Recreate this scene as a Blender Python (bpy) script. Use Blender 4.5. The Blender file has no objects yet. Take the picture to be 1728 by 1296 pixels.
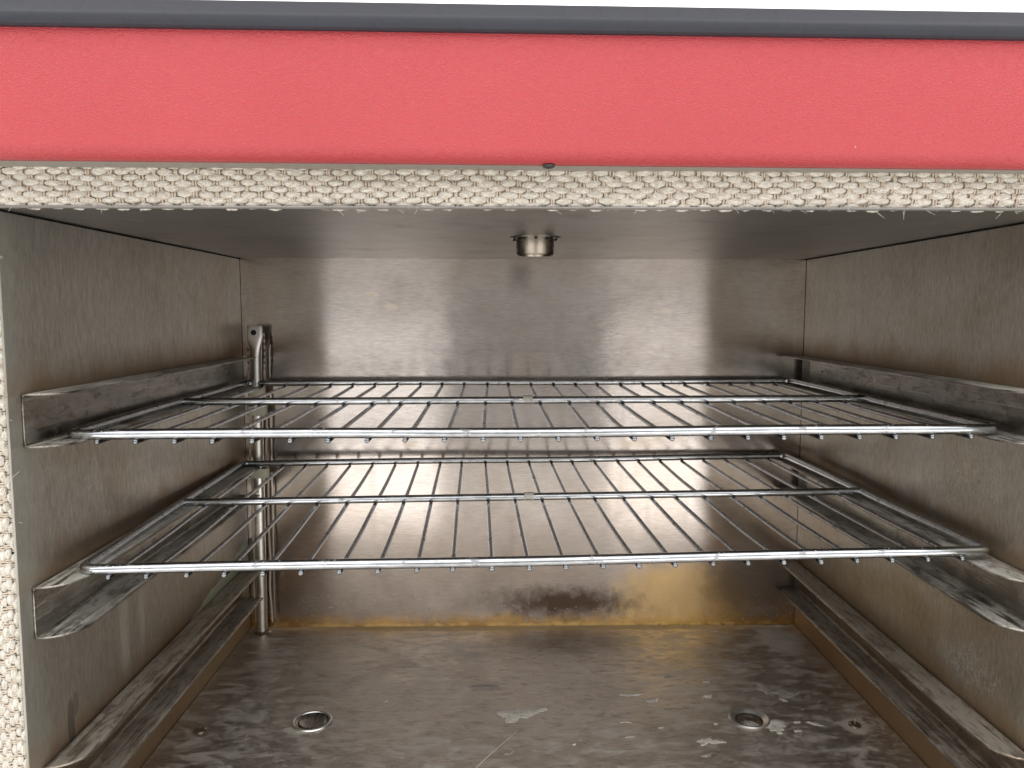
import bpy, bmesh, math, random
from mathutils import Vector, Matrix, noise as mn
random.seed(7)
SC = bpy.context.scene
COL = SC.collection
ZO = 0.35                      # height of the eye above the surface the cabinet stands on

# ------------------------------------------------------------------ camera
F_PX, PITCH, YAW, ROLL = 1323.9, 0.0923, 0.0156, 0.0006
cam_d = bpy.data.cameras.new('camera'); cam = bpy.data.objects.new('camera', cam_d); COL.objects.link(cam)
cy_, sy_, cp_, sp_ = math.cos(YAW), math.sin(YAW), math.cos(PITCH), math.sin(PITCH)
fwd = Vector((sy_*cp_, cy_*cp_, -sp_)); rt = Vector((cy_, -sy_, 0)); up = rt.cross(fwd)
c_, s_ = math.cos(ROLL), math.sin(ROLL)
r2 = c_*rt + s_*up; u2 = -s_*rt + c_*up
cam.matrix_world = Matrix(((r2.x, u2.x, -fwd.x, 0), (r2.y, u2.y, -fwd.y, 0), (r2.z, u2.z, -fwd.z, ZO), (0, 0, 0, 1)))
cam_d.sensor_width = 36; cam_d.lens = F_PX/1728*36; cam_d.clip_start = .01; cam_d.clip_end = 200
SC.camera = cam

# ------------------------------------------------------------------ light
SC.view_settings.view_transform = 'Standard'; SC.view_settings.look = 'None'
SC.view_settings.exposure = .36; SC.view_settings.gamma = 1; SC.view_settings.use_curve_mapping = False
W = bpy.data.worlds.new('World'); SC.world = W; W.use_nodes = True
wn, wl = W.node_tree.nodes, W.node_tree.links
bg = wn['Background']
tc = wn.new('ShaderNodeTexCoord'); sep = wn.new('ShaderNodeSeparateXYZ'); wl.new(tc.outputs['Generated'], sep.inputs[0])
def wmap(sock, lo, hi, a, b):
    n = wn.new('ShaderNodeMapRange'); n.interpolation_type = 'SMOOTHSTEP'; wl.new(sock, n.inputs[0])
    for k, v in zip((1, 2, 3, 4), (lo, hi, a, b)): n.inputs[k].default_value = v
    return n.outputs[0]
wm = wn.new('ShaderNodeMath'); wm.operation = 'MULTIPLY'          # bright white surroundings ahead and above, dimmer behind the viewer and low down
wl.new(wmap(sep.outputs[1], -.35, .55, .40, 1.2), wm.inputs[0]); wl.new(wmap(sep.outputs[2], -.30, .10, .45, 1.), wm.inputs[1])
w2 = wn.new('ShaderNodeMath'); w2.operation = 'ADD'; wl.new(wm.outputs[0], w2.inputs[0]); wl.new(wmap(sep.outputs[2], .18, .55, 0, 1.5), w2.inputs[1]); wm = w2
bg.inputs[0].default_value = (1, .99, .975, 1); wl.new(wm.outputs[0], bg.inputs[1])

def area(name, loc, target, sx, sy, power, col):
    d = bpy.data.lights.new(name, 'AREA'); d.shape = 'RECTANGLE'; d.size = sx; d.size_y = sy; d.energy = power; d.color = col
    o = bpy.data.objects.new(name, d); COL.objects.link(o); o.location = loc
    o.rotation_euler = (Vector(target)-Vector(loc)).to_track_quat('-Z', 'Y').to_euler()
    return o
area('added_area_light', (-.98, -1.25, ZO-.60), (-.98, .6, ZO-.52), 1.55, 1.04, 5.9, (1, .985, .965))  # both lamps are added behind the viewer for front light and panel reflections
area('added_area_light', (1.16, -1.25, ZO-.60), (1.16, .6, ZO-.52), 1.55, 1.04, 6.3, (1, .98, .95))

SC.render.engine = 'CYCLES'
SC.cycles.use_denoising = True
SC.cycles.max_bounces = 10; SC.cycles.glossy_bounces = 8; SC.cycles.diffuse_bounces = 4
SC.cycles.sample_clamp_indirect = 6

# ------------------------------------------------------------------ fitted dimensions (metres; eye at x=0, y=0, z=0 + ZO)
XL, XR, YB, YF, ZC, ZF = -.2408, .2873, .7379, .385, .0491+ZO, -.3043+ZO
ROOT = Vector((.023, .56, 0))
OUTL, OUTR = XL-.030, XR+.030

# ------------------------------------------------------------------ node helpers
class NT:
    def __init__(s, name):
        s.m = bpy.data.materials.new(name); s.m.use_nodes = True
        s.n, s.l = s.m.node_tree.nodes, s.m.node_tree.links
        s.b = s.n['Principled BSDF']
    def set(s, **k):
        for a, v in k.items():
            i = s.b.inputs[a.replace('_', ' ')]
            s.put(i, v)
    def put(s, i, v):
        if isinstance(v, bpy.types.NodeSocket): s.l.new(v, i)
        elif isinstance(v, (tuple, list)) and len(v) == 3 and i.type == 'RGBA': i.default_value = (*v, 1)
        else: i.default_value = v
    def math(s, op, a, b=None, c=None, clamp=False):
        n = s.n.new('ShaderNodeMath'); n.operation = op; n.use_clamp = clamp
        for k, v in enumerate((a, b, c)):
            if v is not None: s.put(n.inputs[k], v)
        return n.outputs[0]
    def vm(s, op, a, b=None):
        n = s.n.new('ShaderNodeVectorMath'); n.operation = op
        s.put(n.inputs[0], a)
        if b is not None: s.put(n.inputs[1], b)
        return n.outputs['Value'] if op == 'LENGTH' else n.outputs[0]
    def pos(s, obj=False):
        if obj: return s.n.new('ShaderNodeTexCoord').outputs['Object']
        return s.n.new('ShaderNodeNewGeometry').outputs['Position']
    def noise(s, v, scale=1., stretch=None, detail=3, rough=.55, dist=0., off=None):
        if stretch: v = s.vm('MULTIPLY', v, stretch)
        if off: v = s.vm('ADD', v, off)
        n = s.n.new('ShaderNodeTexNoise'); n.inputs['Scale'].default_value = scale
        n.inputs['Detail'].default_value = detail; n.inputs['Roughness'].default_value = rough
        n.inputs['Distortion'].default_value = dist
        s.l.new(v, n.inputs['Vector']); return n.outputs[0]
    def voro(s, v, scale, stretch=None, feature='F1', rnd=1.):
        if stretch: v = s.vm('MULTIPLY', v, stretch)
        n = s.n.new('ShaderNodeTexVoronoi'); n.feature = feature; n.inputs['Scale'].default_value = scale
        n.inputs['Randomness'].default_value = rnd
        s.l.new(v, n.inputs['Vector']); return n
    def step(s, x, lo, hi, a=0., b=1.):            # smooth step, lo may exceed hi
        n = s.n.new('ShaderNodeMapRange'); n.interpolation_type = 'SMOOTHSTEP'
        if lo > hi: lo, hi, a, b = hi, lo, b, a
        s.put(n.inputs[0], x)
        for k, v in zip((1, 2, 3, 4), (lo, hi, a, b)): n.inputs[k].default_value = v
        return n.outputs[0]
    def mix(s, f, a, b):
        n = s.n.new('ShaderNodeMix'); n.data_type = 'RGBA'; n.clamp_factor = True
        s.put(n.inputs[0], f); s.put(n.inputs[6], a); s.put(n.inputs[7], b); return n.outputs[2]
    def mixf(s, f, a, b):
        n = s.n.new('ShaderNodeMix'); n.data_type = 'FLOAT'
        s.put(n.inputs[0], f); s.put(n.inputs[2], a); s.put(n.inputs[3], b); return n.outputs[0]
    def bump(s, h, strength, dist=.001, nrm=None):
        n = s.n.new('ShaderNodeBump'); n.inputs['Strength'].default_value = strength; n.inputs['Distance'].default_value = dist
        s.l.new(h, n.inputs['Height'])
        if nrm is not None: s.l.new(nrm, n.inputs['Normal'])
        return n.outputs[0]
    def blob(s, P, c, r, soft=.35, amp=.6, nsc=120, off=0):     # an irregular patch round c, semi-axes r
        d = s.vm('LENGTH', s.vm('DIVIDE', s.vm('SUBTRACT', P, tuple(c)), tuple(r)))
        nz = s.noise(P, nsc, detail=4, off=(off, off*1.7, 0))
        d = s.math('ADD', d, s.math('MULTIPLY', s.math('SUBTRACT', nz, .5), amp*2))
        return s.step(d, 1.+soft, 1.-soft)

def steel(name, grain, base=(.50, .46, .41), warm=(.40, .31, .22), rough=.33, tangent=None, aniso=.0, warm_amt=.5,
          streak=.16, dust=0., rust=None, extra=None, bumpy=.25, scr=.35, patina=.5):
    """worn brushed stainless steel; grain = stretch vector, small along the brushing"""
    t = NT(name); P = t.pos()
    g = t.noise(P, 1., grain, 4, .65)                                   # fine brushing
    g2 = t.noise(P, 1., tuple(v*.22 for v in grain), 3, .6, off=(3.1, 7.7, 1.2))
    cl = t.noise(P, 9, None, 5, .6, .6); cl2 = t.noise(P, 28, None, 4, .6, .8, off=(5, 2, 8))
    col = t.mix(t.math('MULTIPLY', t.step(cl, .38, .66), warm_amt), base, warm)
    col = t.mix(t.math('MULTIPLY', t.step(cl2, .52, .75), patina), col, tuple(v*.62 for v in warm))
    gg = t.math('ADD', t.math('MULTIPLY', t.math('SUBTRACT', g, .5), streak*2.4), t.math('MULTIPLY', t.math('SUBTRACT', g2, .5), streak*.7))
    col = t.vm('SCALE', col); col.node.inputs['Scale'].default_value = 1
    t.l.new(t.math('ADD', gg, 1.), col.node.inputs['Scale'])
    rgh = t.math('ADD', rough, t.math('MULTIPLY', t.math('SUBTRACT', cl2, .5), .12))
    met = 1.
    # curly hair scratches
    w1 = t.noise(P, 38, None, 2, .5, 1.2, off=(9, 4, 2)); m1 = t.noise(P, 16, None, 2, .5, off=(1, 8, 3))
    s1 = t.math('MULTIPLY', t.step(t.math('ABSOLUTE', t.math('SUBTRACT', w1, .5)), .0065, .002), t.step(m1, .55, .66))
    w2 = t.noise(P, 60, (1, .6, 1), 1, .5, 2.0, off=(2, 6, 7))
    s2 = t.math('MULTIPLY', t.step(t.math('ABSOLUTE', t.math('SUBTRACT', w2, .47)), .006, .002), t.step(m1, .47, .36))
    sc = t.math('MULTIPLY', t.math('MAXIMUM', s1, s2), scr)
    col = t.mix(sc, col, (.75, .72, .66)); rgh = t.mixf(sc, rgh, .55)
    # fine specks
    v = t.voro(P, 260); vm = t.math('MULTIPLY', t.step(v.outputs['Distance'], .16, .08), t.step(v.outputs['Color'], .82, .9))
    col = t.mix(t.math('MULTIPLY', vm, .55), col, (.7, .66, .6))
    v2 = t.voro(P, 340, (1, 1, 1.3)); vd = t.math('MULTIPLY', t.step(v2.outputs['Distance'], .2, .1), t.step(v2.outputs['Color'], .86, .93))
    col = t.mix(t.math('MULTIPLY', vd, .5), col, (.08, .06, .045))
    if dust:
        sn = t.n.new('ShaderNodeSeparateXYZ'); t.l.new(t.n.new('ShaderNodeNewGeometry').outputs['Normal'], sn.inputs[0])
        upm = t.step(sn.outputs[2], .6, .95)
        dn = t.math('ADD', t.math('MULTIPLY', t.noise(P, 1, (420, 26, 420), 5, .7, .3, off=(4, 4, 1)), .6), t.math('MULTIPLY', t.noise(P, 40, None, 5, .6, off=(4, 1, 1)), .4)); dm = t.math('MULTIPLY', t.step(t.math('ADD', dn, t.math('MULTIPLY', upm, .10)), .47, .64), t.math('MULTIPLY', t.math('ADD', .35, t.math('MULTIPLY', upm, .65)), dust))
        col = t.mix(dm, col, (.62, .60, .54)); rgh = t.mixf(dm, rgh, .75); met = t.math('SUBTRACT', 1., t.math('MULTIPLY', dm, .85))
    if extra:
        col, rgh, met = extra(t, P, col, rgh, met)
    t.set(Base_Color=col, Roughness=rgh, Metallic=met)
    t.b.inputs['Normal'].default_value = (0, 0, 0)
    big = t.noise(P, 14, None, 2, .5, off=(7, 1, 1))
    n1 = t.bump(big, .12, .003)
    t.l.new(t.bump(g, bumpy, .0002, n1), t.b.inputs['Normal'])
    if tangent:
        t.set(Anisotropic=aniso)
        cx = t.n.new('ShaderNodeCombineXYZ')
        for k in range(3): cx.inputs[k].default_value = tangent[k]
        t.l.new(cx.outputs[0], t.b.inputs['Tangent'])
    return t.m

def smear(t, m, col, rgh, met, c, r=.6, k=1., mt=.1):
    m = t.math('MULTIPLY', m, k)
    met = t.mixf(m, met, mt)
    return t.mix(m, col, c), t.mixf(m, rgh, r), met

def zz(z): return z+ZO
def ex_side(side):
    X = XL if side < 0 else XR
    def f(t, P, col, rgh, met):
        sp = t.n.new('ShaderNodeSeparateXYZ'); t.l.new(P, sp.inputs[0]); x, y, z = sp.outputs
        n = t.noise(P, 1, (40, 40, 14), 4, .6, off=(2, 2, 5))
        # brown deposits that gather just above each welded guide
        for zt in (-.042, -.142, -.2395):
            zt += ZO
            h = t.math('ADD', z, t.math('MULTIPLY', t.math('SUBTRACT', n, .5), -.03))
            b = t.math('MULTIPLY', t.step(h, zt+.026, zt+.0), t.step(z, zt-.001, zt+.0005))
            col, rgh, met = smear(t, b, col, rgh, met, (.30, .185, .09), .5, .7, .75)
        # dull film towards the front edge, where hands and racks rub
        b = t.math('MULTIPLY', t.step(t.math('ADD', y, t.math('MULTIPLY', n, .05)), YF+.055, YF+.02), .55)
        col, rgh, met = smear(t, b, col, rgh, met, (.42, .42, .37), .5, 1, .7)
        if side < 0:
            for c, r, k in (((X, .425, zz(-.232)), (.02, .0035, .016), .8), ((X, .43, zz(-.222)), (.02, .003, .007), .6)):
                b = t.blob(P, c, r, .15, .35, 180, 2); col, rgh, met = smear(t, b, col, rgh, met, (.10, .085, .065), .45, k, .6)
            for c, r in (((X, .49, zz(-.2)), (.02, .006, .03)), ((X, .515, zz(-.2)), (.02, .005, .022))):
                b = t.blob(P, c, r, .6, .5, 60, 3); col, rgh, met = smear(t, b, col, rgh, met, (.5, .5, .42), .55, .35, .6)
            # pale green mineral crust at the seam near the rear
            h = t.math('ADD', z, t.math('MULTIPLY', t.math('SUBTRACT', t.noise(P, 130, None, 5, .7), .5), .012))
            b = t.math('MULTIPLY', t.step(t.math('SUBTRACT', h, t.math('MULTIPLY', t.math('SUBTRACT', y, .60), .16)), zz(-.2375), zz(-.2400)), t.step(y, .56, .62))
            col, rgh, met = smear(t, b, col, rgh, met, (.34, .37, .27), .85, .8, 0)
            h2 = t.math('ADD', z, t.math('MULTIPLY', t.math('SUBTRACT', n, .5), .05))
            b = t.math('MULTIPLY', t.step(h2, zz(-.262), zz(-.285)), t.step(y, .60, .66))
            col, rgh, met = smear(t, b, col, rgh, met, (.34, .38, .30), .85, .7, 0)
            sn = t.noise(P, 230, None, 5, .75, 1.5, off=(3, 3, 3))
            b = t.math('MULTIPLY', t.step(sn, .56, .62), t.blob(P, (X, .4575, zz(-.098)), (.02, .016, .012), .5, .5, 60, 5))
            col, rgh, met = smear(t, b, col, rgh, met, (.6, .6, .56), .6, .6, .2)
        else:
            for c, r in (((X, .47, zz(-.10)), (.02, .04, .02)), ((X, .5, zz(-.185)), (.02, .03, .012)), ((X, .46, zz(-.215)), (.02, .03, .012))):
                sn = t.noise(P, 150, None, 3, .6, 2.5, off=(1, 5, 3))
                b = t.math('MULTIPLY', t.step(t.math('ABSOLUTE', t.math('SUBTRACT', sn, .5)), .018, .006), t.blob(P, c, r, .5, .5, 60, 5))
                col, rgh, met = smear(t, b, col, rgh, met, (.7, .68, .6), .6, .55, .2)
            b = t.math('MULTIPLY', t.step(t.math('ADD', z, t.math('MULTIPLY', n, .05)), zz(-.195), zz(-.235)), .5)
            col, rgh, met = smear(t, b, col, rgh, met, (.36, .235, .12), .45, .8, .8)
        # heat tan in the lower wall below the lowest guide
        b = t.math('MULTIPLY', t.step(z, zz(-.26), zz(-.27)), .75)
        col, rgh, met = smear(t, b, col, rgh, met, (.40, .25, .12), .42, 1, .85)
        return col, rgh, met
    return f

def ex_back(t, P, col, rgh, met):
    sp = t.n.new('ShaderNodeSeparateXYZ'); t.l.new(P, sp.inputs[0]); x, y, z = sp.outputs
    n = t.noise(P, 60, None, 5, .65, off=(2, 2, 5)); nn = t.math('MULTIPLY', t.math('SUBTRACT', n, .5), .03)
    # golden heat tint low on the panel, strongest at the right
    h = t.math('ADD', z, nn)
    b = t.step(h, zz(-.288), zz(-.3035)); col, rgh, met = smear(t, b, col, rgh, met, (.62, .37, .11), .32, .8, 1.)
    b = t.blob(P, (.175, YB, zz(-.285)), (.065, .05, .042), .35, .3, 70, 4)
    col, rgh, met = smear(t, b, col, rgh, met, (.80, .52, .17), .22, .65, 1.)
    b = t.blob(P, (.065, YB, zz(-.282)), (.060, .05, .013), .75, .75, 120, 9)
    col, rgh, met = smear(t, b, col, rgh, met, (.10, .055, .03), .5, .95, .6)
    b = t.blob(P, (.245, YB, zz(-.262)), (.045, .05, .03), .5, .5, 50, 6)  # dark reflection of the right side wall, painted into the panel colour
    col, rgh, met = smear(t, b, col, rgh, met, (.14, .10, .07), .5, .7, .6)
    b = t.math('MULTIPLY', t.step(t.math('ADD', z, t.math('MULTIPLY', nn, .3)), zz(-.3), zz(-.3035)), t.step(t.noise(P, 90, None, 3), .4, .6))
    col, rgh, met = smear(t, b, col, rgh, met, (.85, .58, .22), .5, .7, .5)
    for c, r, k in (((-.102, YB, zz(.004)), (.006, .05, .0025), .15), ((-.118, YB, zz(.016)), (.004, .05, .002), .4), ((-.1, YB, zz(-.06)), (.005, .05, .003), .15),
                    ((.13, YB, zz(-.125)), (.016, .05, .004), .15), ((-.085, YB, zz(-.125)), (.007, .05, .003), .15), ((.157, YB, zz(-.0)), (.006, .05, .002), .15)):
        b = t.blob(P, c, r, .5, .6, 140, 3); col, rgh, met = smear(t, b, col, rgh, met, (.75, .62, .40), .5, k, .5)
    b = t.math('MULTIPLY', t.step(t.voro(P, 190).outputs['Distance'], .17, .09), t.step(h, zz(-.26), zz(-.285)))
    col, rgh, met = smear(t, b, col, rgh, met, (.6, .5, .36), .6, .6, .1)
    # wiped grease: vertical darker bands
    v = t.noise(P, 1, (38, 1, 3), 3, .6, off=(8, 1, 1)); b = t.math('MULTIPLY', t.step(v, .50, .72), .16)
    col, rgh, met = smear(t, b, col, rgh, met, (.27, .23, .22), .42, 1, .95)
    return col, rgh, met

def ex_floor(t, P, col, rgh, met):
    n1 = t.noise(P, 1, (70, 190, 1), 6, .7, .6, off=(3, 1, 1))          # dark flecks drawn out across the floor
    b = t.step(n1, .53, .61); col, rgh, met = smear(t, b, col, rgh, met, (.085, .06, .05), .5, .33, .5)
    n2 = t.noise(P, 1, (42, 80, 1), 7, .75, .8, off=(6, 1, 1))
    b = t.step(n2, .44, .64); col, rgh, met = smear(t, b, col, rgh, met, (.55, .515, .465), .6, .65, .25)
    n3 = t.noise(P, 13, None, 5, .6, .5, off=(1, 9, 1))
    b = t.step(n3, .47, .66); col, rgh, met = smear(t, b, col, rgh, met, (.22, .17, .135), .5, .33, .7)
    sw = t.noise(P, 1, (22, 60, 1), 6, .8, 2.2, off=(1, 3, 1))
    b = t.math('MULTIPLY', t.step(t.math('ABSOLUTE', t.math('SUBTRACT', sw, .5)), .012, .003), .4)
    col, rgh, met = smear(t, b, col, rgh, met, (.55, .52, .46), .7, 1, 0)
    v = t.voro(P, 150); b = t.math('MULTIPLY', t.step(v.outputs['Distance'], .14, .06), t.step(v.outputs['Color'], .75, .85))
    col, rgh, met = smear(t, b, col, rgh, met, (.75, .68, .58), .7, .8, 0)
    v = t.voro(P, 420); b = t.math('MULTIPLY', t.step(v.outputs['Distance'], .25, .12), t.blob(P, (-.17, .62, ZF), (.028, .06, .05), .5, .8, 70, 3))
    col, rgh, met = smear(t, b, col, rgh, met, (.42, .50, .30), .8, .8, 0)
    # deposits round drain and along the rear
    for c, r, cc, k in (((.201, .552, ZF), (.011, .006, .05), (.75, .73, .68), .8), ((-.147, .549, ZF), (.010, .006, .05), (.6, .58, .52), .5),
                    ((.262, .549, ZF), (.011, .011, .05), (.6, .55, .48), .5), ((.0, .733, ZF), (.26, .006, .05), (.6, .45, .22), .5),
                    ((.26, .70, ZF), (.02, .03, .05), (.5, .46, .42), .5)):
        b = t.blob(P, c, r, .3, .7, 110, 3); col, rgh, met = smear(t, b, col, rgh, met, cc, .7, k, .05)
    return col, rgh, met

def ex_guide(t, P, col, rgh, met):
    n = t.noise(P, 1, (160, 60, 160), 6, .75, 1.2, off=(2, 5, 1))
    b = t.step(n, .50, .62); col, rgh, met = smear(t, b, col, rgh, met, (.10, .075, .055), .5, .55, .6)
    s = t.noise(P, 1, (900, 9, 900), 2, .5, off=(7, 1, 2)); m = t.noise(P, 30, None, 3)
    b = t.math('MULTIPLY', t.step(s, .60, .66), t.step(m, .45, .55)); col, rgh, met = smear(t, b, col, rgh, met, (.62, .60, .56), .4, .6, .7)
    v = t.voro(P, 210); b = t.math('MULTIPLY', t.step(v.outputs['Distance'], .18, .08), t.step(v.outputs['Color'], .7, .8))
    return smear(t, b, col, rgh, met, (.05, .035, .03), .7, .7, 0)
M = {}
VG = (700, 700, 150); HG = (110, 760, 760)
M['side_left'] = steel('brushed_steel_left', VG, (.47, .452, .415), (.38, .33, .26), .42, (0, 1, 0), .6, streak=.42, extra=ex_side(-1), warm_amt=.7, patina=.15, bumpy=.5)
M['side_right'] = steel('brushed_steel_right', VG, (.48, .46, .415), (.40, .34, .255), .42, (0, 1, 0), .6, streak=.42, extra=ex_side(1), scr=.6, warm_amt=.7, patina=.12, bumpy=.5)
M['back'] = steel('brushed_steel_back', HG, (.49, .445, .415), (.385, .32, .27), .135, (0, 0, 1), .93, streak=.24, extra=ex_back, patina=.06, scr=.12, bumpy=.15)
M['floor'] = steel('stained_steel_floor', HG, (.58, .525, .47), (.49, .425, .36), .42, streak=.45, patina=.2, extra=ex_floor, scr=.3)
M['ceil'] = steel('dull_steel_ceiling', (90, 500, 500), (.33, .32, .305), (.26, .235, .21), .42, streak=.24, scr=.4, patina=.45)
M['guide'] = steel('worn_steel_guide', (500, 40, 500), (.32, .305, .275), (.22, .18, .135), .30, streak=.14, dust=.85, patina=.7, scr=.6, extra=ex_guide)
M['guide_low'] = steel('brown_steel_guide', (500, 40, 500), (.34, .285, .23), (.26, .19, .125), .34, streak=.12, dust=.5, patina=.8, scr=.5, extra=ex_guide)
M['tube'] = steel('tube_steel', (800, 800, 50), (.74, .73, .70), (.6, .56, .5), .36, streak=.12, dust=.15, scr=0)
M['fitting'] = steel('fitting_steel', (600, 600, 200), (.30, .27, .235), (.20, .16, .12), .26, streak=.12, dust=.15, scr=0)

def chrome(nm='worn_chrome_rod', k=1.):
    t = NT(nm); P = t.pos(True)
    n = t.noise(P, 1, (90, 350, 350), 4, .7); n2 = t.noise(P, 60, None, 4, .65)
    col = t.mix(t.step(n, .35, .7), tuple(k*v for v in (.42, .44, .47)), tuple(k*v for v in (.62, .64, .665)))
    dirt = t.math('MULTIPLY', t.step(n2, .54, .66), t.step(n, .42, .6))
    col = t.mix(t.math('MULTIPLY', dirt, .6), col, (.12, .11, .11))
    sp = t.step(t.voro(P, 420, (1, 1.6, 1.6)).outputs['Distance'], .26, .12); sp = t.math('MULTIPLY', sp, t.step(n2, .5, .6))
    col = t.mix(t.math('MULTIPLY', sp, .7), col, (.8, .8, .78))
    t.set(Base_Color=col, Metallic=t.math('SUBTRACT', 1, t.math('MULTIPLY', sp, .6)), Roughness=t.math('ADD', .13, t.math('MULTIPLY', t.math('MAXIMUM', dirt, sp), .35)))
    t.l.new(t.bump(n2, .15, .0006), t.b.inputs['Normal'])
    return t.m
M['chrome'] = chrome(); M['wire'] = chrome('darkened_chrome_wire', .55)  # wire chrome is darkened to stand in for the dark interior it reflects

def vinyl():
    t = NT('red_grained_vinyl'); P = t.pos()
    v = t.voro(t.vm('ADD', P, t.vm('SCALE', P)), 520, (.75, 1, 1.15), 'DISTANCE_TO_EDGE')
    w = t.n.new('ShaderNodeTexNoise'); t.l.new(P, w.inputs['Vector']); w.inputs['Scale'].default_value = 300; w.inputs['Detail'].default_value = 2
    Pw = t.vm('ADD', P, t.vm('MULTIPLY', t.vm('SUBTRACT', w.outputs['Color'], (.5, .5, .5)), (.0032, .0032, .0032)))
    v = t.voro(Pw, 800, (.66, 1, 1.1), 'DISTANCE_TO_EDGE'); v1 = t.noise(Pw, 900, (.7, 1, 1.1), 2)
    h = t.math('ADD', t.step(v.outputs['Distance'], 0, .35), t.math('MULTIPLY', v1, .7))
    n = t.noise(P, 12, None, 4); n2 = t.noise(P, 55, None, 4, .6)
    col = t.mix(n, (.46, .052, .062), (.52, .068, .080))
    col = t.mix(t.math('MULTIPLY', t.step(h, .5, .2), .25), col, (.40, .025, .035))
    sp = t.voro(P, 90); sm = t.math('MULTIPLY', t.step(sp.outputs['Distance'], .07, .03), t.step(sp.outputs['Color'], .8, .85))
    col = t.mix(t.math('MULTIPLY', sm, .7), col, (.8, .6, .55))
    t.set(Base_Color=col, Roughness=t.math('ADD', .36, t.math('MULTIPLY', n2, .12)))
    t.b.inputs['Specular IOR Level'].default_value = .5
    t.l.new(t.bump(h, .62, .00030, t.bump(n2, .2, .002)), t.b.inputs['Normal'])
    return t.m
M['vinyl'] = vinyl()

def plastic(name, c1, c2, rough, sc=30, bumps=.1):
    t = NT(name); P = t.pos()
    n = t.noise(P, sc, (1, 2.5, 2.5), 5, .65, .5); n2 = t.noise(P, 220, None, 3)
    ring = t.noise(P, 45, None, 2, .5, 1.5, off=(1, 2, 3))
    col = t.mix(n, c1, c2)
    m = t.math('MULTIPLY', t.step(t.math('ABSOLUTE', t.math('SUBTRACT', ring, .52)), .02, .004), .25)
    col = t.mix(m, col, tuple(v*.6 for v in c1))
    t.set(Base_Color=col, Roughness=t.math('ADD', rough, t.math('MULTIPLY', n, .2)))
    t.l.new(t.bump(n2, bumps, .0004), t.b.inputs['Normal'])
    return t.m
M['lip'] = plastic('slate_grey_plastic', (.014, .016, .023), (.032, .034, .048), .46)
M['under'] = plastic('grey_painted_trim', (.26, .235, .205), (.33, .305, .27), .6)
M['dark'] = plastic('dark_void', (.012, .010, .009), (.02, .017, .014), .8)
M['darksteel'] = plastic('dark_screw_steel', (.02, .018, .018), (.05, .045, .045), .35)
M['ground'] = plastic('pale_worktop', (.42, .40, .37), (.55, .53, .50), .6, 8)
M['tape'] = plastic('cream_cloth_tape', (.42, .39, .31), (.55, .52, .43), .75, 120)
M['residue'] = plastic('dried_residue', (.45, .41, .36), (.72, .69, .64), .75, 160, .6)
M['residue_grey'] = plastic('grey_residue', (.24, .21, .19), (.34, .31, .28), .7, 160, .5)
M['straw'] = plastic('dry_straw', (.45, .40, .30), (.60, .54, .44), .7, 160)

def residue(name, c1, c2, lo):
    t = NT(name); P = t.pos(); n = t.noise(P, 260, None, 5, .7, 1.); n2 = t.noise(P, 500, (1, .5, 1), 3)
    t.set(Base_Color=t.mix(n2, c1, c2), Roughness=.75, Alpha=t.step(n, lo, lo+.08))
    t.l.new(t.bump(n, .6, .0006), t.b.inputs['Normal']); return t.m
M['residue'] = residue('dried_white_residue', (.40, .36, .31), (.68, .65, .60), .34)
M['residue_grey'] = residue('thin_grey_residue', (.26, .225, .20), (.40, .365, .33), .36)
def lead_mat():
    t = NT('striped_lead_wire'); P = t.pos()
    w = t.n.new('ShaderNodeTexWave'); w.bands_direction = 'Z'; w.inputs['Scale'].default_value = 55; w.inputs['Distortion'].default_value = 1.5
    w.inputs['Detail'].default_value = 2; t.l.new(P, w.inputs['Vector'])
    sp = t.n.new('ShaderNodeSeparateXYZ'); t.l.new(P, sp.inputs[0])
    t.set(Base_Color=t.mix(t.math('MULTIPLY', t.step(w.outputs[1], .6, .3), t.step(sp.outputs[2], ZO-.062, ZO-.045)), (.50, .42, .34), (.16, .07, .04)), Roughness=.5)
    return t.m
M['lead'] = lead_mat()

def fabric(st=(500, 1500, 1900)):
    t = NT('undyed_woven_fibre'); P = t.pos()
    f = t.noise(P, 1, st, 4, .7, .8); f2 = t.noise(P, 1, (330, 300, 300), 3, .6, off=(3, 2, 1)); big = t.noise(P, 30, None, 3)
    col = t.mix(t.step(f, .40, .60), (.50, .45, .375), (.78, .755, .69))
    col = t.mix(t.math('MULTIPLY', t.step(f2, .54, .72), .40), col, (.50, .36, .24))
    col = t.mix(t.math('MULTIPLY', t.step(big, .4, .7), .3), col, (.78, .75, .69))
    t.set(Base_Color=col, Roughness=.85)
    t.b.inputs['Sheen Weight'].default_value = .25
    t.l.new(t.bump(f, .7, .0006), t.b.inputs['Normal'])
    return t.m
M['fabric'] = fabric((400, 1500, 1700)); M['fabric_v'] = fabric((1700, 1500, 400))
t = NT('brown_warp_yarn'); Pq = t.pos(); fq = t.noise(Pq, 1, (2400, 1500, 300), 3)
t.set(Base_Color=t.mix(fq, (.50, .40, .30), (.72, .65, .55)), Roughness=.9); t.l.new(t.bump(fq, .7, .0005), t.b.inputs['Normal'])
M['warp'] = t.m

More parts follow.
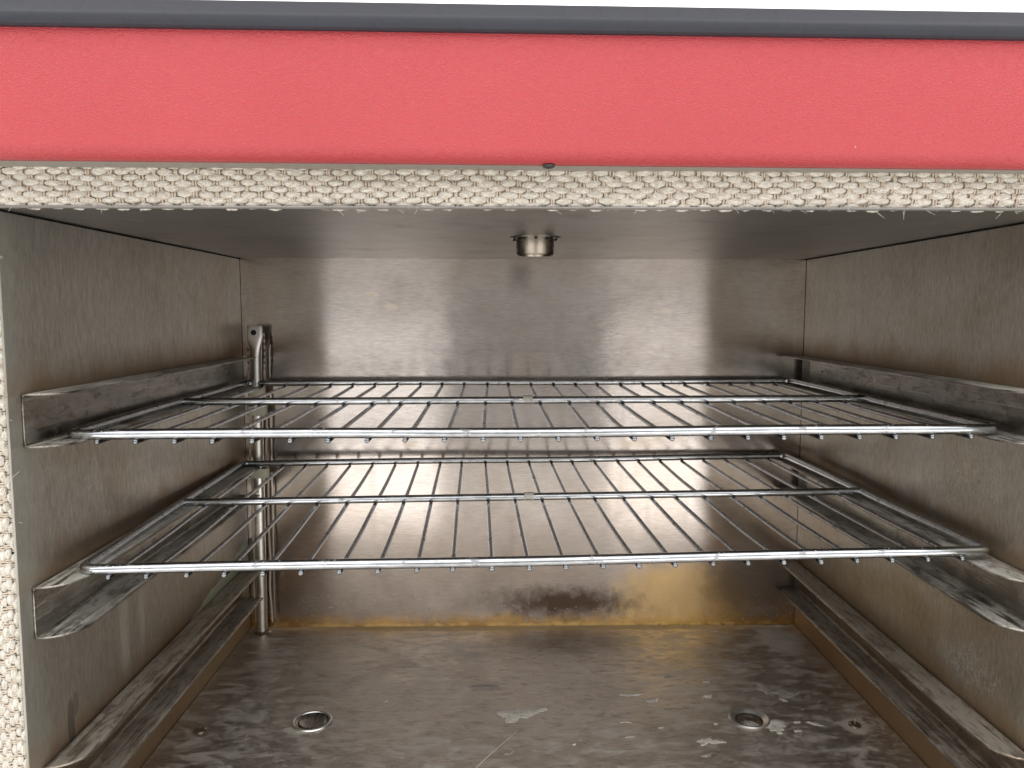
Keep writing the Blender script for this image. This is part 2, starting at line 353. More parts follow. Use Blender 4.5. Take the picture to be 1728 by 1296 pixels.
# ------------------------------------------------------------------ mesh helpers
def empty(name, loc, rz=0):
    o = bpy.data.objects.new(name, None); COL.objects.link(o); o.location = loc; o.rotation_euler = (0, 0, rz); o.empty_display_size = .05
    return o
def tag(o, label=None, cat=None, group=None, kind=None):
    for k, v in (('label', label), ('category', cat), ('group', group), ('kind', kind)):
        if v: o[k] = v
    return o
def wl_(o):
    p = Vector((0, 0, 0))
    while o: p += o.location; o = o.parent
    return p
def obj(name, bm, mat, parent=None, local=False, angle=35, smooth=True):
    me = bpy.data.meshes.new(name)
    if parent is not None and not local: bmesh.ops.translate(bm, verts=bm.verts, vec=-wl_(parent))
    bmesh.ops.recalc_face_normals(bm, faces=bm.faces)
    bm.to_mesh(me); bm.free()
    mats = mat if isinstance(mat, (list, tuple)) else [mat]
    for m in mats: me.materials.append(m)
    if smooth:
        for p in me.polygons: p.use_smooth = True
        me.set_sharp_from_angle(angle=math.radians(angle))
    o = bpy.data.objects.new(name, me); COL.objects.link(o)
    if parent is not None: o.parent = parent
    return o
def box(bm, a, b, bev=0., seg=2):
    a, b = Vector(a), Vector(b); c = (a+b)/2; s = b-a
    r = bmesh.ops.create_cube(bm, size=1., matrix=Matrix.Translation(c) @ Matrix.Diagonal((*[abs(v) for v in s], 1)))
    if bev:
        es = list({e for v in r['verts'] for e in v.link_edges})
        bmesh.ops.bevel(bm, geom=es, offset=bev, segments=seg, affect='EDGES', profile=.5)
    return bm
def tube(bm, pts, rad, seg=12, closed=False, cap=True, wob=0., mi=0):
    pts = [Vector(p) for p in pts]; n = len(pts); rings = []
    nrm = None
    for i, p in enumerate(pts):
        if closed: tg = (pts[(i+1) % n]-pts[i-1]).normalized()
        else: tg = (pts[min(i+1, n-1)]-pts[max(i-1, 0)]).normalized()
        if nrm is None:
            nrm = tg.orthogonal().normalized()
            if abs(tg.z) < .9: nrm = (Vector((0, 0, 1))-tg*tg.z).normalized()
        nrm = (nrm-tg*nrm.dot(tg)).normalized(); bn = tg.cross(nrm)
        r = rad[i] if isinstance(rad, (list, tuple)) else rad
        r *= 1+random.uniform(-wob, wob)
        rings.append([bm.verts.new(p+(nrm*math.cos(2*math.pi*k/seg)+bn*math.sin(2*math.pi*k/seg))*r) for k in range(seg)])
    for i in range(n if closed else n-1):
        a, b = rings[i], rings[(i+1) % n]
        for k in range(seg):
            f = bm.faces.new((a[k], a[(k+1) % seg], b[(k+1) % seg], b[k])); f.material_index = mi
    if not closed and cap:
        for rg, fl in ((rings[0], True), (rings[-1], False)):
            f = bm.faces.new(rg[::-1] if fl else rg); f.material_index = mi
    return bm
def lathe(bm, prof, c, seg=40):          # prof = (r, z) list; r=0 closes
    rings = []
    for r, z in prof:
        if r == 0: rings.append([bm.verts.new((c[0], c[1], c[2]+z))])
        else: rings.append([bm.verts.new((c[0]+r*math.cos(2*math.pi*k/seg), c[1]+r*math.sin(2*math.pi*k/seg), c[2]+z)) for k in range(seg)])
    for a, b in zip(rings, rings[1:]):
        for k in range(seg):
            if len(a) == 1 and len(b) == 1: continue
            if len(a) == 1: bm.faces.new((a[0], b[k], b[(k+1) % seg]))
            elif len(b) == 1: bm.faces.new((a[k], a[(k+1) % seg], b[0]))
            else: bm.faces.new((a[k], a[(k+1) % seg], b[(k+1) % seg], b[k]))
    return bm
def extrude_x(bm, prof, x0, x1):          # prof = (y, z) polygon swept along x
    a = [bm.verts.new((x0, y, z)) for y, z in prof]; b = [bm.verts.new((x1, y, z)) for y, z in prof]; n = len(prof)
    for k in range(n): bm.faces.new((a[k], a[(k+1) % n], b[(k+1) % n], b[k]))
    bm.faces.new(a[::-1]); bm.faces.new(b); return bm

# ------------------------------------------------------------------ setting
bm = bmesh.new(); box(bm, (-6, -6, -.82), (6, 6, -.78)); g = obj('ground', bm, M['ground'], smooth=False); tag(g, 'pale floor below the worktop', kind='structure')
bm = bmesh.new(); box(bm, (-.75, .30, -.03), (.80, .95, 0), .002); g = obj('tabletop_surface', bm, M['ground'], smooth=False); tag(g, 'pale matt surface the red cabinet stands on', kind='structure')

# ------------------------------------------------------------------ the cabinet
CAB = empty('insulated_food_cabinet', ROOT)
tag(CAB, 'open red vinyl insulated food cabinet lined with stained brushed stainless steel', 'food cabinet')

G = .0012        # seam between panels
TH = .0012
bm = bmesh.new(); box(bm, (XL, YB, ZF-.002), (XR, YB+TH, ZC+.002)); back = obj('back_panel', bm, M['back'], CAB, smooth=False)
bm = bmesh.new(); box(bm, (XL-TH, YF, ZF-.004), (XL, YB-.0006, ZC-G*.8), .0004, 1); side_l = obj('side_panel', bm, M['side_left'], CAB, smooth=False)
bm = bmesh.new(); box(bm, (XR, YF, ZF-.004), (XR+TH, YB-.0006, ZC-G*.8), .0004, 1); side_r = obj('side_panel', bm, M['side_right'], CAB, smooth=False)
bm = bmesh.new()
prof = [(YF-.0005, ZC+.0008), (YF-.0005, ZC+.0006), (YF+.0001, ZC), (YB-.001, ZC), (YB-.001, ZC+.0012), (YF-.0004, ZC+.0012)]
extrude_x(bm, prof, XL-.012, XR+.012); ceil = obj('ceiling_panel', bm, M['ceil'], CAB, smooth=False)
bm = bmesh.new(); box(bm, (XL+.0006, YF-.001, ZF-.0012), (XR-.0006, YB-.0005, ZF)); floor = obj('floor_panel', bm, M['floor'], CAB, smooth=False)
# dark insulation core behind the liner
bm = bmesh.new()
box(bm, (XL-.022, YF+.004, ZF-.022), (XL-.003, YB+.02, ZC+.016)); box(bm, (XR+.003, YF+.004, ZF-.022), (XR+.022, YB+.02, ZC+.016))
box(bm, (XL-.003, YF+.004, ZC+.005), (XR+.003, YB+.02, ZC+.016)); box(bm, (XL-.003, YB+.003, ZF-.022), (XR+.003, YB+.02, ZC+.005))
box(bm, (XL-.003, YF+.004, ZF-.022), (XR+.003, YB+.003, ZF-.016))
obj('insulation_core', bm, M['dark'], CAB, smooth=False)
# outer shell
bm = bmesh.new()
box(bm, (OUTL, YF+.001, .0), (OUTL+.006, YB+.034, ZC+.0745), .002); box(bm, (OUTR-.006, YF+.001, .0), (OUTR, YB+.034, ZC+.0745), .002)
box(bm, (OUTL+.0062, YB+.024, .0), (OUTR-.0062, YB+.034, ZC+.0745)); box(bm, (OUTL+.0062, YF+.001, .0), (OUTR-.0062, YB+.0238, .008))
box(bm, (OUTL+.0062, YF+.003, .0082), (OUTR-.0062, YF+.010, ZF-.023))
box(bm, (OUTL+.0062, YF+.030, ZC+.068), (OUTR-.0062, YB+.0238, ZC+.0745))
obj('outer_shell', bm, M['vinyl'], CAB)

# header band: padded red vinyl, a dark moulded lip above, a grey soffit below; it sits a little askew
HA = .0125; HY = .3640
HZ0, HZ1, HZ2 = .0678+ZO, .1233+ZO, .1362+ZO
def skew(bm):
    for v in bm.verts:
        dx = v.co.x-.023; v.co.y += dx*math.tan(HA)*1.0; v.co.z -= dx*.0035
bm = bmesh.new()
r = .0065; prof = []
prof = [(HY+r-r*math.sin(math.pi/2*k/8), HZ0+r-r*math.cos(math.pi/2*k/8)) for k in range(9)]
nb = 10
for k in range(1, nb): prof.append((HY-.0010*math.sin(math.pi*k/nb), HZ0+r+(HZ1-HZ0-r)*k/nb))
prof += [(HY, HZ1+.001), (YF+.012, HZ1+.001), (YF+.012, HZ0)]
a = [[bm.verts.new((x, y, z)) for y, z in prof] for x in [OUTL-.004+(OUTR-OUTL+.008)*i/40 for i in range(41)]]
for s0, s1 in zip(a, a[1:]):
    for k in range(len(prof)): bm.faces.new((s0[k], s0[(k+1) % len(prof)], s1[(k+1) % len(prof)], s1[k]))
bm.faces.new(a[0]); bm.faces.new(a[-1]); skew(bm)
header = obj('header_band', bm, M['vinyl'], CAB)
bm = bmesh.new()
y0 = HY-.0035
prof = [(y0+.0012, HZ1+.0002), (y0+.0002, HZ1+.001), (y0, HZ1+.0018), (y0+.0001, HZ1+.0050), (y0+.0003, HZ1+.0058), (y0+.0007, HZ1+.0066), (y0+.0012, HZ1+.0074), (y0+.0024, HZ2-.0011), (y0+.0028, HZ2-.0003), (y0+.0040, HZ2),
        (YB+.036, HZ2), (YB+.036, HZ1+.0002)]
extrude_x(bm, prof, OUTL-.006, OUTR+.006); skew(bm)
lip = obj('top_lip', bm, M['lip'], CAB, angle=32)
bm = bmesh.new(); box(bm, (OUTL+.001, HY+.0095, HZ0-.0004), (OUTR-.001, YF+.0075, HZ0-.0001)); skew(bm)
soff = obj('header_soffit', bm, M['under'], CAB, smooth=False)
# screw in the soffit
bm = bmesh.new(); lathe(bm, [(0, -.0016), (.0014, -.0015), (.0026, -.0010), (.0030, 0)], (.0228, HY+.0075, HZ0-.0003), 24)
obj('screw', bm, M['darksteel'], soff)

# ---- woven fibre sleeve: puffy weft floats over thin brown warps
def weave(name, along, across, org, L, Wd, rows, pitch, normal=Vector((0, -1, 0)), curl=True, seed=1, bright=0):
    rnd = random.Random(seed); bm = bmesh.new(); rp = Wd/rows
    def surf(u, v):      # u along, v across (0 = inner, opening edge); the inner edge rolls back
        d = 0.
        if v < .006: d = -(.006-v)**2*55
        d += .0006*math.sin(u*57)+.0004*math.sin(u*23+v*300)
        return org + along*u + across*v + normal*d
    # backing
    nx = int(L/.006)
    prev = None
    for i in range(nx+1):
        u = L*i/nx; ring = [bm.verts.new(surf(u, v)-normal*.0010) for v in (0.0008, Wd*.35, Wd*.7, Wd)]
        if prev:
            for k in range(3): bm.faces.new((prev[k], prev[k+1], ring[k+1], ring[k])).material_index = 1
        prev = ring
    for r_ in range(rows+1):
        rowh = rp*rnd.uniform(.95, 1.05)
        u = -pitch*(.5 if r_ % 2 else 0)+rnd.uniform(-.001, .001)
        while u < L:
            ln = pitch*rnd.uniform(.74, 1.0); vc = (r_+.38)*rp+rnd.uniform(-.00045, .00045); th = rnd.uniform(.0007, .0010); hh = rowh*rnd.uniform(.54, .70)
            tilt = rnd.uniform(-.12, .12); ph = rnd.uniform(0, 6); tw = rnd.uniform(1.0, 3.0)*rnd.choice((-1, 1)); ns = rnd.choice((5, 6, 7))
            NA, NB = 13, 16; rings = []
            for i in range(NA):
                s = -1+2*i/(NA-1); env = max(0, 1-abs(s)**2.4)**.7
                du = s*ln/2; ring = []
                for k in range(NB):
                    a = 2*math.pi*k/NB; str_ = 1+.14*math.sin(ns*a+ph+tw*s*2)+.06*rnd.uniform(-1, 1)
                    cv = math.cos(a)*hh*env*str_; cn = math.sin(a)*th*env*str_
                    p = surf(min(max(u+du, -.004), L+.004), vc+cv+tilt*du*.6) + normal*(cn+.0004-.0009*s*s)
                    ring.append(bm.verts.new(p))
                rings.append(ring)
            for a_, b_ in zip(rings, rings[1:]):
                for k in range(NB): bm.faces.new((a_[k], a_[(k+1) % NB], b_[(k+1) % NB], b_[k]))
            # thin warp pair at the end of the float
            for q in range(2):
                uu = u+pitch*.5+(q-.5)*.0011+rnd.uniform(-.0003, .0003)
                pts = [surf(uu+rnd.uniform(-.0002, .0002), vc+w*rp*.75)+normal*(.0009*(1-abs(w)**2)-.0004) for w in (-1, -.5, 0, .5, 1)]
                if r_ == 0: pts = [surf(uu, .0006+rp*.3*w)-normal*.0002 for w in (0, .5, 1, 1.5, 2)]
                tube(bm, pts, [.0003, .00048, .0005, .00048, .0003], 6, mi=1)
            u += pitch*rnd.uniform(.97, 1.03)
    # frayed ends
    for i in range(int(L/.009)):
        u = rnd.uniform(0, L); p = surf(u, rnd.uniform(0, .002)); d = (-across*rnd.uniform(.2, 1)+along*rnd.uniform(-1, 1)+normal*rnd.uniform(0, .8)).normalized()
        ln = rnd.choice((.0015, .002, .003, .0055)); b2 = along*rnd.uniform(-.5, .5)
        pts = [p+d*ln*w+b2*ln*w*w for w in (0, .33, .66, 1)]
        tube(bm, pts, [.00016, .00013, .0001, .00005], 5)
    for i in range(int(L/.006)):
        u = rnd.uniform(0, L); v = rnd.uniform(0, Wd); d = (along+across*rnd.uniform(-.7, .7)).normalized(); ln = rnd.uniform(.003, .008)
        b2 = across*rnd.uniform(-.4, .4)
        pts = [surf(u, v)+normal*(.0018+.0004*math.sin(w*3))+d*ln*w+b2*ln*w*w for w in (0, .25, .5, .75, 1)]
        tube(bm, pts, .00009, 4)
    return obj(name, bm, [M['fabric' if along.x else 'fabric_v'], M['warp']], CAB, angle=80)
X_, Z_ = Vector((1, 0, 0)), Vector((0, 0, 1))
weave('woven_sleeve', X_, Z_, Vector((XL-.024, YF+.0005, ZC+.0004)), XR-XL+.048, .0186, 7, .0104, seed=3)
weave('woven_sleeve', Z_, -X_, Vector((XL-.0018, YF+.0012, ZF-.006)), ZC-ZF+.006, .0200, 8, .0078, seed=5)
weave('woven_sleeve', Z_, X_, Vector((XR+.0018, YF+.0012, ZF-.006)), ZC-ZF+.006, .0200, 8, .0078, seed=8)

# ---- rack guides: C-shaped, flanges with a quarter-round front corner
FW, GH = .0195, .0268
def guide(side, ztop, mat, y1, name='rack_guide'):
    X = XL if side < 0 else XR; s = 1 if side < 0 else -1; y0 = .3955; Lr = .021
    ys = [y0+Lr*(1-math.cos(math.pi/2*i/10)) for i in range(11)] + [y0+Lr+(y1-y0-Lr)*i/14 for i in range(1, 15)]
    bm = bmesh.new(); rings = []; fr = .0022
    for y in ys:
        q = (y-y0)/Lr; w = FW*(math.sqrt(max(0, 1-(1-q)**2)) if q < 1 else 1)
        w = max(w, .0005)
        pts = []
        f = min(fr, w*.8)
        for k in range(6): pts.append((w+(f-w)*k/5, 0))
        for k in range(1, 6): a = math.pi/2*k/5; pts.append((f-f*math.sin(a), -f+f*math.cos(a)))
        for k in range(1, 6): pts.append((.0000, -f-(GH-2*f)*k/6))
        for k in range(0, 6): a = math.pi/2*k/5; pts.append((f-f*math.cos(a), -GH+f-f*math.sin(a)))
        for k in range(1, 6): pts.append((f+(w-f)*k/5, -GH))
        rings.append([bm.verts.new((X+s*(.0006+px), y, ztop+pz)) for px, pz in pts])
    for a, b in zip(rings, rings[1:]):
        for k in range(len(a)-1): bm.faces.new((a[k], a[k+1], b[k+1], b[k]))
    bmesh.ops.recalc_face_normals(bm, faces=bm.faces)
    o = obj(name, bm, mat, CAB, angle=50)
    md = o.modifiers.new('sheet', 'SOLIDIFY'); md.thickness = .0011; md.offset = 0
    return o
for side in (-1, 1):
    ye = .7135 if side < 0 else YB-.0015
    for i, zt in enumerate((-.042, -.142, -.2395)):
        gd = guide(side, zt+ZO, M['guide_low'] if i == 2 else M['guide'], ye)
        X = XL+.0012 if side < 0 else XR-.0012; s = 1 if side < 0 else -1
        for yw in (.46, .535, .62, .69):
            if i == 2 or side < 0: continue
            bm = bmesh.new()
            pr = [(.0004, .0003), (.0006, .0001), (.0008, .0004), (.0011, 0)]
            lathe(bm, pr, (0, 0, 0), 16)
            bmesh.ops.rotate(bm, verts=bm.verts, matrix=Matrix.Rotation(math.pi/2*s, 3, 'Y')); bmesh.ops.translate(bm, verts=bm.verts, vec=(X, yw, zt+ZO-.011))
            obj('weld_dot', bm, M['fitting'], gd)

# ---- spout in the ceiling
VX, VY = .0236, .5300
bm = bmesh.new(); lathe(bm, [(.0170, 0), (.0170, -.0008), (.0131, -.0012), (.0129, -.0009)], (VX, VY, ZC), 48)
vent = obj('vent_spout', bm, M['fitting'], CAB)
bm = bmesh.new(); lathe(bm, [(.0128, -.0008), (.0128, -.0112), (.0122, -.0121), (.0112, -.0120), (.0108, -.0110), (.0108, .002), (0, .002)], (VX, VY, ZC), 48)
obj('vent_collar', bm, M['fitting'], vent)
for k in range(10):
    a = 2*math.pi*(k+.5)/10; bm = bmesh.new()
    lathe(bm, [(0, -.0019), (.0010, -.0019), (.0011, -.0009)], (VX+.0144*math.cos(a), VY+.0144*math.sin(a), ZC), 10)
    obj('perforation', bm, M['dark'], vent)

# ---- sensor tube in the rear left corner
TX, TY = -.2250, .7250
zt = -.0129+ZO
bm = bmesh.new()
def ell(z, rx, ry, cx=TX, cy=TY, n=24, sq=2.):
    out = []
    for k in range(n):
        a = 2*math.pi*k/n; ca, sa = math.cos(a), math.sin(a)
        out.append(bm.verts.new((cx+rx*math.copysign(abs(ca)**(2/sq), ca), cy+ry*math.copysign(abs(sa)**(2/sq), sa), z)))
    return out
lv = [(zt, .0060, .0012, 4), (zt-.001, .0070, .0016, 4), (zt-.010, .0072, .0018, 3.6), (zt-.016, .0064, .0026, 2.8), (zt-.022, .0052, .0043, 2.2), (zt-.028, .0049, .0048, 2), (ZF, .0049, .0048, 2)]
rings = []
for z, rx, ry, sq in lv:
    t_ = (zt-z)/(zt-ZF)
    rings.append(ell(z, rx, ry, TX+.002*(1-t_)-.001, TY-(.0025 if z > zt-.017 else 0), sq=sq))
for a, b in zip(rings, rings[1:]):
    for k in range(24): bm.faces.new((a[k], a[(k+1) % 24], b[(k+1) % 24], b[k]))
bm.faces.new(rings[0]); tubeo = obj('sensor_tube', bm, M['tube'], CAB, angle=60)
bm = bmesh.new(); lathe(bm, [(0, .0004), (.0022, .0003), (.0026, -.0002)], (0, 0, 0), 20)
bmesh.ops.rotate(bm, verts=bm.verts, matrix=Matrix.Rotation(math.pi/2, 3, 'X')); bmesh.ops.translate(bm, verts=bm.verts, vec=(TX+.0003, TY-.0044, zt-.0065))
obj('mounting_hole', bm, M['dark'], tubeo)
for sx, ztp in ((-.0072, -.033), (.0078, -.020)):
    pts = [(TX+sx+.0006*math.sin(i*.9), TY+.001+.0005*math.cos(i*1.3), ztp+ZO-(ztp+ZO-ZF-.01)*i/30) for i in range(31)]
    bm = bmesh.new(); tube(bm, pts, [.0009+(.0003*math.sin(i*2.2) if i < 6 else 0) for i in range(31)], 8); obj('lead_wire', bm, M['lead'], tubeo)
for z, w in ((-.0735, .0075), (-.0915, .0092), (-.1500, .0095)):
    bm = bmesh.new(); rr = []
    hh = .0045
    for dz in (-hh, -hh*.96, hh*.96, hh):
        e_ = .0006 if abs(dz) > hh*.98 else 0
        rr.append(ell(z+ZO+dz, w-e_, .0056-e_, TX+.0004, TY, sq=2.6))
    for a, b in zip(rr, rr[1:]):
        for k in range(24): bm.faces.new((a[k], a[(k+1) % 24], b[(k+1) % 24], b[k]))
    obj('tape_band', bm, M['tape'], tubeo)
bm = bmesh.new(); lathe(bm, [(.0050, .0022), (.0062, .0018), (.0078, .0004), (.0078, 0)], (TX, TY, ZF), 28)
obj('tube_collar', bm, M['fitting'], tubeo)

# ---- drains, rivets
bm = bmesh.new(); lathe(bm, [(.0142, 0), (.0146, .0007), (.0143, .0014), (.0134, .0017), (.0126, .0014), (.0120, .0007), (.0104, .0002), (.0100, .0006), (.0092, .0009), (.0084, .0005), (.0050, .00015), (0, .00012)], (-.1397, .5598, ZF), 48)
dr = obj('drain_cap', bm, M['fitting'], floor)
bm = bmesh.new(); lathe(bm, [(.0148, 0), (.0151, .0009), (.0146, .0018), (.0136, .0021), (.0127, .0017), (.0122, .0008)], (-.1397, .5598, ZF), 48)
obj('drain_rim', bm, M['tube'], floor)
# the hole on the right: the floor is not cut, so its rim stands up round a sunk cup
bm = bmesh.new(); lathe(bm, [(.0150, 0), (.0150, .0007), (.0143, .0014), (.0134, .0012), (.0118, .0004), (.0100, -.0010)], (.1865, .5595, ZF+.0002), 48)
rim = obj('drain_rim', bm, M['tube'], floor)
bm = bmesh.new(); lathe(bm, [(.0100, -.0002), (.0095, -.0040), (.0090, -.0150), (.0088, -.0155)], (.1865, .5595, ZF), 40)
obj('drain_throat', bm, M['fitting'], rim)
bm = bmesh.new(); lathe(bm, [(.0094, -.0062), (.0050, -.0066), (.0040, -.0050), (0, -.0048)], (.1865, .5595, ZF), 24); obj('drain_pit', bm, M['guide'], rim)
for cx, cyv in ((-.2184, .5494), (.2620, .5500)):
    bm = bmesh.new(); lathe(bm, [(.0046, 0), (.0044, .0009), (.0030, .0018), (.0013, .0021), (.0011, .0014), (0, .0014)], (cx, cyv, ZF), 24)
    rv = obj('rivet', bm, M['fitting'], floor)
    if cx > 0:
        bm = bmesh.new(); tube(bm, [(cx, cyv, ZF+.001), (cx, cyv, ZF+.0055)], .0005, 8); obj('rivet_pin', bm, M['tube'], rv)
# cut the floor for the open drain
bpy.context.view_layer.update()
me = floor.data; bmf = bmesh.new()
FX0, FX1, FY0, FY1 = XL+.0006, XR-.0006, YF-.001, YB-.0005
hc = (.1865, .5595); hr = .0110; N = 48
def rect_pt(a):
    ca, sa = math.cos(a), math.sin(a)
    ts = []
    if ca > 1e-9: ts.append((FX1-hc[0])/ca)
    if ca < -1e-9: ts.append((FX0-hc[0])/ca)
    if sa > 1e-9: ts.append((FY1-hc[1])/sa)
    if sa < -1e-9: ts.append((FY0-hc[1])/sa)
    t_ = min(ts); return (hc[0]+ca*t_, hc[1]+sa*t_)
angs = sorted([2*math.pi*k/N for k in range(N)] + [math.atan2(yy-hc[1], xx-hc[0]) % (2*math.pi) for xx in (FX0, FX1) for yy in (FY0, FY1)])
ins = [bmf.verts.new((hc[0]+hr*math.cos(a)-ROOT.x, hc[1]+hr*math.sin(a)-ROOT.y, ZF)) for a in angs]
outs = [bmf.verts.new((rect_pt(a)[0]-ROOT.x, rect_pt(a)[1]-ROOT.y, ZF)) for a in angs]
for k in range(len(angs)):
    j = (k+1) % len(angs); bmf.faces.new((ins[k], outs[k], outs[j], ins[j]))
me.clear_geometry(); bmf.to_mesh(me); bmf.free()

# ---- dried residue stuck on the floor: thin crusts with ragged outlines
def crust(cx, cyv, rx, ry, ang=0, amp=.35, mat='residue', seed=0, h=.00035, name='residue_spot', spikes=0):
    rnd = random.Random(seed); bm = bmesh.new(); n = 30; o = Vector((rnd.random()*50, rnd.random()*50, 0))
    ctr = bm.verts.new((cx, cyv, ZF+h)); inn = []; out = []
    for k in range(n):
        a = 2*math.pi*k/n; d = Vector((math.cos(a), math.sin(a), 0))
        rr = 1+amp*2*mn.noise(o+d*1.6)+amp*.8*mn.noise(o+d*5)
        if spikes: rr *= .55+.6*abs(math.sin(a*spikes/2+seed))**3
        x, y = rx*rr*math.cos(a), ry*rr*math.sin(a); x, y = x*math.cos(ang)-y*math.sin(ang), x*math.sin(ang)+y*math.cos(ang)
        inn.append(bm.verts.new((cx+x*.85, cyv+y*.85, ZF+h*(1+rnd.uniform(-.4, .4))))); out.append(bm.verts.new((cx+x, cyv+y, ZF+.00008)))
    for k in range(n):
        j = (k+1) % n; bm.faces.new((ctr, inn[k], inn[j])); bm.faces.new((inn[k], out[k], out[j], inn[j]))
    return obj(name, bm, M[mat], floor)
crust(-.0125, .6125, .0125, .0048, .0, .12, 'residue_grey', 11, .0004)
crust(.012, .5680, .0150, .0085, .25, .40, 'residue', 5, .0005)
crust(.030, .5745, .0080, .0030, .3, .3, 'residue', 15, .0004)
crust(.1040, .5980, .0085, .0020, .02, .4, 'residue', 21); crust(.1200, .5885, .0042, .0028, .4, .4, 'residue', 22)
crust(.1409, .6289, .0040, .0016, .3, .3, 'residue_grey', 23)
crust(.1648, .5951, .0034, .0026, .2, .4, 'residue', 24); crust(.1701, .6190, .0030, .0022, 0, .3, 'residue', 25)
crust(.2130, .6050, .0040, .0090, .2, .5, 'residue_grey', 26, .0003); crust(.2265, .5985, .0090, .0050, -.3, .5, 'residue_grey', 27, .0003); crust(.223, .588, .0020, .0030, 0, .5, 'residue', 28)
crust(.1470, .5298, .0065, .0042, .1, .5, 'residue', 29, .0005); crust(.1560, .5285, .0035, .0018, .1, .5, 'residue', 30)
crust(.2331, .5519, .0055, .0022, -.5, .45, 'residue', 31); crust(.2170, .5422, .0030, .0018, .1, .5, 'residue', 32); crust(.2209, .5546, .0026, .0014, .1, .5, 'residue', 33)
crust(.2020, .5440, .0040, .0045, .9, .4, 'residue', 34, .0006); crust(.2093, .5497, .0012, .0010, .1, .5, 'residue', 35)
crust(.1598, .5529, .0015, .0012, 0, .4, 'residue', 36); crust(.2043, .7207, .0042, .0012, 0, .4, 'residue', 37); crust(.2323, .7288, .0022, .0016, 0, .4, 'residue', 38); crust(.2710, .7330, .0045, .002, 0, .5, 'residue', 39)
crust(-.0890, .5905, .0012, .0010, 0, .4, 'residue', 40); crust(-.136, .5455, .0050, .0025, .3, .5, 'residue_grey', 41, .0006)
crust(.0520, .5270, .0014, .0010, 0, .4, 'residue', 42); crust(.0060, .5160, .0035, .0012, .5, .5, 'residue_grey', 43); crust(.1420, .5120, .0050, .0015, .5, .5, 'residue_grey', 44)
crust(.118, .548, .002, .001, .3, .5, 'residue', 45); crust(.075, .64, .0015, .001, .3, .5, 'residue', 46)

def stem(name, pts, rad, label, cat='dried stem'):
    r_ = Vector(pts[0]); root = Vector((r_.x, r_.y, ZF)); bm = bmesh.new()
    P = [Vector((p[0], p[1], ZF+rad+p[2])) for p in pts]; Q = []
    for i in range(len(P)-1):
        for k in range(5): Q.append(P[i].lerp(P[i+1], k/5))
    Q.append(P[-1]); n = len(Q)
    tube(bm, [q-root for q in Q], [rad*(1-.5*i/n) for i in range(n)], 8)
    o = obj(name, bm, M['straw'], None); o.location = root; tag(o, label, cat, 'loose dried stems on the steel floor'); return o
stem('dried_stem', [(-.0165, .4980, 0), (-.011, .5080, 0), (-.004, .5195, 0), (.004, .5310, .0004), (.012, .5428, .001)], .00035, 'longest pale straw-like stem lying aslant on the floor below the peeled flake')
stem('dried_stem', [(.089, .5555, 0), (.0935, .5562, 0), (.0975, .5550, 0)], .0004, 'short pale bent stem on the floor right of the peeled flake, farther back')
stem('dried_stem', [(.0895, .5348, 0), (.0925, .5357, 0), (.0965, .5354, 0)], .0004, 'short pale straight stem on the floor, nearer the front than the bent one')

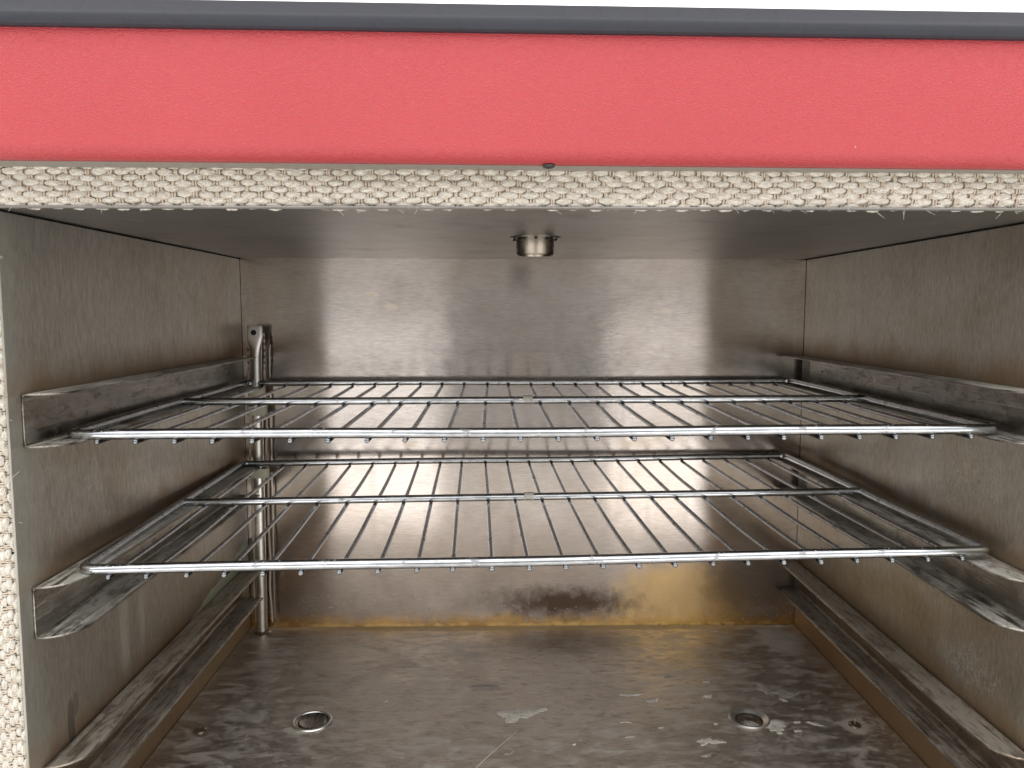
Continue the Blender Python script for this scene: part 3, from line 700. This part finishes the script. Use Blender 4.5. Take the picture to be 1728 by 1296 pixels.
# ------------------------------------------------------------------ wire racks
RW_, FR, WR = .512, .0029, .00140
def make_rack(loc, rz, depth, label, tilt):
    root = empty('wire_rack', loc, rz); root.rotation_euler.y = tilt; tag(root, label, 'rack', 'chrome wire racks in the cabinet')
    w = RW_/2-FR; R_ = .0065; y0, y1 = FR, depth-FR
    pts = []
    for cx, cyv, a0 in ((w-R_, y1-R_, 0), (-w+R_, y1-R_, 90), (-w+R_, y0+R_, 180), (w-R_, y0+R_, 270)):
        for k in range(9):
            a = math.radians(a0+90*k/8); pts.append(Vector((cx+R_*math.cos(a), cyv+R_*math.sin(a), 0)))
    full = []
    for i, p in enumerate(pts):
        q = pts[(i+1) % len(pts)]; full.append(p); L = (q-p).length
        if L > .05:
            n = int(L/.02)
            for k in range(1, n):
                s = p.lerp(q, k/n); s.z += .0005*math.sin(k*.33+i)*math.sin(math.pi*k/n); full.append(s)
    bm = bmesh.new(); tube(bm, full, FR, 18, closed=True); obj('frame', bm, M['chrome'], root, local=True, angle=80)
    bm = bmesh.new(); n = 26; ym = depth*.505
    tube(bm, [Vector((-w+FR*.6+(2*w-FR*1.2)*i/n, ym, 0.)) for i in range(n+1)], FR*.96, 18); obj('crossbar', bm, M['chrome'], root, local=True, angle=80)
    zw = -FR-WR+.0004
    for k in range(24):
        x = -RW_/2+.0180+(RW_-.0370)*k/23+random.uniform(-.0006, .0006); x2 = x+random.uniform(-.0008, .0008); bm = bmesh.new()
        ya, yb = .0006+random.uniform(-.0006, .0006), depth-FR*.6
        bx, bz = random.gauss(0, .0006), random.uniform(-.0009, .0001)
        P = []
        for i in range(15):
            u = i/14; wv = math.sin(math.pi*u*2)
            P.append(Vector((x+(x2-x)*u+bx*math.sin(math.pi*u), ya+(yb-ya)*u, zw+bz*wv*wv)))
        P = [P[0]+Vector((0, -.0004, 0))]+P+[P[-1]+Vector((0, .0004, 0))]
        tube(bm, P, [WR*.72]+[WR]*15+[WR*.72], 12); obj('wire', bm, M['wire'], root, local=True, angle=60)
    # scrap of dried tape on the middle bar
    bm = bmesh.new(); rings = []
    for i in range(7):
        x = -.0035+.007*i/6; a0, a1 = -.5+random.uniform(-.3, .4), 1.9+random.uniform(-.4, .4); ring = []
        for k in range(7):
            a = a0+(a1-a0)*k/6; rr = FR*.96+.00035+random.uniform(0, .0003)
            ring.append(bm.verts.new((x+random.uniform(-.0005, .0005), ym-math.cos(a)*rr, .0002+math.sin(a)*rr)))
        rings.append(ring)
    for a, b in zip(rings, rings[1:]):
        for k in range(6): bm.faces.new((a[k], a[k+1], b[k+1], b[k]))
    obj('tape_scrap', bm, M['residue'], root, local=True)
    return root
R1 = make_rack((.0220, .4195, -.0652+ZO), .009, .309, 'upper chrome wire rack, its sides slid inside the highest pair of guides', -.003)
R2 = make_rack((.0265, .4215, -.1374+ZO), .032, .302, 'lower chrome wire rack resting on top of the middle pair of guides', -.0065)
